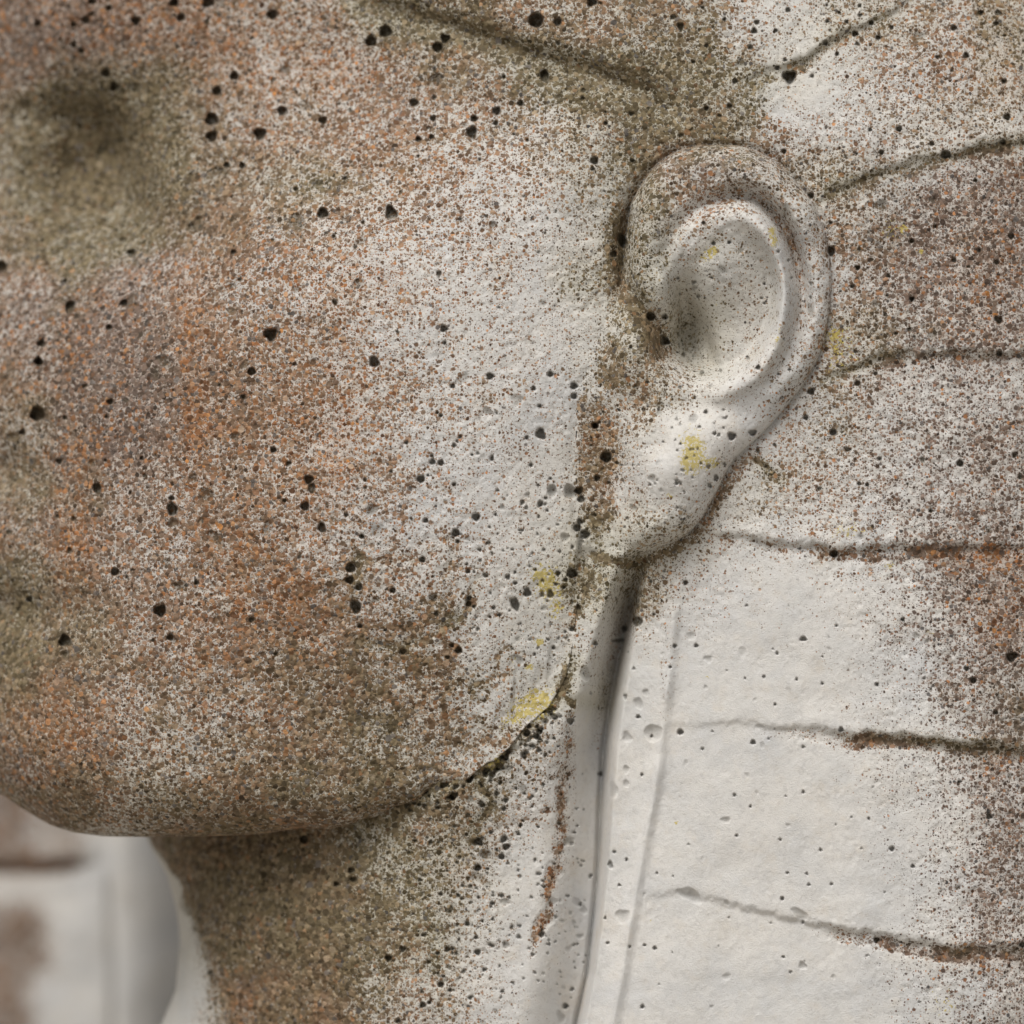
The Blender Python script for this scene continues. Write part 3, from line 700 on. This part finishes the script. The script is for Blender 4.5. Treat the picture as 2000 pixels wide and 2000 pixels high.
# ---- sheet one: the face, its chin and jaw rolling under
gx, gy = axis(-400, 1420, FINE, 14), axis(-420, 1790, FINE, 14)
X, Y = np.meshgrid(gx, gy)
jx = np.arange(-700, 3000, 2.0)
jy_ = np.interp(jx, [p[0] for p in JAW], [p[1] for p in JAW])
jy_ = jy_ + np.interp(jx, [500, 750, 1080, 1110], [0, 8, 12, 0]) * (noise(jx[None], jx[None] * 0, 46, 35)[0] + .6 * noise(jx[None], jx[None] * 0, 15, 36)[0])
jw = np.hanning(9)
jy_ = np.convolve(np.pad(jy_, 4, mode='edge'), jw / jw.sum(), mode='valid')
SJ = np.interp(X, jx, jy_).astype(F)
slope = np.gradient(SJ[0], X[0])
Rj = np.interp(X, [-400, 500, 700, 850, 930, 1300], [130, 120, 75, 26, 0.01, 0.01])
Yc = np.minimum(Y, SJ)
over = np.clip(Y - SJ, 0, None)
H, W, M, R, L, V = heights(X, Yc, False)
d = np.clip((SJ - Yc) / np.sqrt(1 + np.minimum(slope ** 2, 3))[None], 0, None)
q = np.clip(Rj - d, 0, Rj)
join = smooth(80, 0, d) * smooth(800, 920, X)
H = H * (1 - join) + join * (NECKF(X, Yc) + 1.5 + 2.0 * noise(X, Y, 9, 91))
H = H - (Rj - np.sqrt(np.clip(Rj ** 2 - q ** 2, 0, None)))
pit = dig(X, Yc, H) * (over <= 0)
H = H - over * 3.0
P = place(X, Yc - np.minimum(over, 40) * .3, H)
Nr = normals(P)
cx, cy = (X[:-1, :-1] + X[1:, 1:]) / 2, (Y[:-1, :-1] + Y[1:, 1:]) / 2
EARP = curve(EAR + [EAR[0]], 10)[:, :2]
FACE_R = np.array([(-2000, -2000), (500, -2000), (560, -90)] + BROW[1:] + [(1330, 245), (1352, 287), (1300, 308), (1262, 345), (1232, 399), (1220, 480), (1212, 565), (1188, 620),
                  (1162, 685), (1140, 740), (1128, 800), (1125, 900), (1128, 980), (1138, 1050), (1165, 1088), (1165, 1500), (1100, 2500), (-2000, 2500)], float)
face_k = inside(cx, cy, FACE_R) & ~inside(cx, cy, EARP) & (over[:-1, :-1] < 130)
build('face', P, Nr, face_k, dict(wear=W, moss=M, rust=R, lichen=L, violet=V, pit=pit), statue)

# ---- sheet two: ear, neck, border and bands of the headdress
gx, gy = axis(150, 2420, FINE, 14), axis(-420, 2420, FINE, 14)
X, Y = np.meshgrid(gx, gy)
NE = along(NECK, Y).astype(F)
nz = (Y > 1300) & (X < 900)
Xc = np.where(nz, np.maximum(X, NE), X)
over = np.where(nz, np.clip(NE - X, 0, None), 0)
H, W, M, R, L, V = heights(Xc, Y, True)
q = np.where(nz, np.clip(110 - (Xc - NE), 0, 110), 0)
H = H - (110 - np.sqrt(np.clip(110 ** 2 - q ** 2, 0, None)))
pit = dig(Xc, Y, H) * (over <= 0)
H = H - over * 3.0
P = place(Xc + np.minimum(over, 40) * .3, Y, H)
Nr = normals(P)
A = dict(wear=W, moss=M, rust=R, lichen=L, violet=V, pit=pit)
cx, cy = (X[:-1, :-1] + X[1:, 1:]) / 2, (Y[:-1, :-1] + Y[1:, 1:]) / 2
SJc = np.interp(cx, jx, jy_)
ear_k = inside(cx, cy, EARP)
hlc, hrc = along(HEM_L, cy), along(HEM_R, cy)
face_m = inside(cx, cy, FACE_R) & (cy < SJc) & ~ear_k
neck_k = ~ear_k & (cy > 1060) & (cx < hlc) & (cy > SJc - 60) & (over[:-1, :-1] < 110) & (cx < 1300)
hem_k = ~ear_k & (cy > 1090) & (cx >= hlc) & (cx < hrc)
rest = ~ear_k & ~neck_k & ~hem_k & ~face_m & ~((cy > SJc - 60) & (cx < hlc) & (cx < 1165))
build('ear', P, Nr, ear_k, A, statue)
build('neck', P, Nr, neck_k, A, statue)
build('border', P, Nr, hem_k, A, headdress)
band_no = np.zeros(cx.shape, np.int32)
for k, g in GROOVES.items():
    g = np.array(g, float)
    band_no += (cy > np.interp(cx, g[:, 0], g[:, 1])).astype(np.int32)
brow = rest & (cx < 1440 + (cy - 0) * .2) & (cy < 330) & (cx < 1500)
build('brow_band', P, Nr, brow, A, headdress)
for b in range(7):
    k = rest & ~brow & (band_no == b)
    if k.any():
        build('band', P, Nr, k, A, headdress)

# ---- sheet three: the far lappet of the headdress, seen under the chin
gx, gy = axis(-560, 900, 4.0, 16, -24, 470), axis(1080, 2420, 4.0, 16, 1480, 2024)
X, Y = np.meshgrid(gx, gy)
H = np.full(X.shape, -2100, F) + 12 * fbm(X, Y, 200, 111) + .32 * (X - 200) + .10 * (Y - 1800) - .00016 * np.clip(120 - X, 0, None) ** 2
ex = 256 + 14 * np.sin((Y - 1600) / 260.0)
H = H + 9 * np.exp(-((X - ex + 24) / 20) ** 2) - 26 * np.exp(-((X - ex + 48) / 7) ** 2) * smooth(1690, 1760, Y)
H = H - 50 * (np.clip(X - ex + 20, 0, None) / 60) ** 2
jy = 1692 - .00025 * (X - 40) ** 2 + 4 * noise(X, Y, 50, 113)
dj = Y - jy
fade = smooth(210, 150, X)
H = H - fade * 22 * np.exp(-(dj / 13) ** 2) + fade * 24 * np.exp(-np.clip(-dj, 0, None) / 60) * (dj < 0)
W = .80 * smooth(150, 40, X + 40 * fbm(X, Y, 120, 115)) * np.where(Y > jy, .35 + .65 * smooth(1725, 1790, Y + 30 * noise(X, Y, 60, 117)), 1)
W = np.maximum(W, np.where((Y < jy) & (Y > jy - 170), .62 * smooth(215, 120, X + 30 * noise(X, Y, 70, 116)), 0))
W = np.maximum(W, .98 * smooth(195, 130, X) * np.exp(-(np.clip(np.abs(dj) - 6, 0, None) / 13) ** 2))
W = W * smooth(235, 170, X)
H = H + (.5 + 3 * W) * noise(X, Y, 11, 118)
Z = np.zeros(X.shape, F)
P = place(X, Y, H)
A = dict(wear=np.clip(W, 0, 1), moss=.15 * W, rust=.55 * smooth(180, 60, X) * np.exp(-(dj / 26) ** 2), lichen=Z, violet=.75 * W, pit=Z)
all_k = np.ones((X.shape[0] - 1, X.shape[1] - 1), bool)
cyy, jj = Y[:-1, :-1], jy[:-1, :-1]
exx = ex[:-1, :-1]
lap = empty('far_lappet', statue)
body = X[:-1, :-1] < exx - 48
build('border', P, normals(P), ~body, A, lap)
build('band', P, normals(P), body & (cyy < jj), A, lap)
build('band', P, normals(P), body & (cyy >= jj), A, lap)
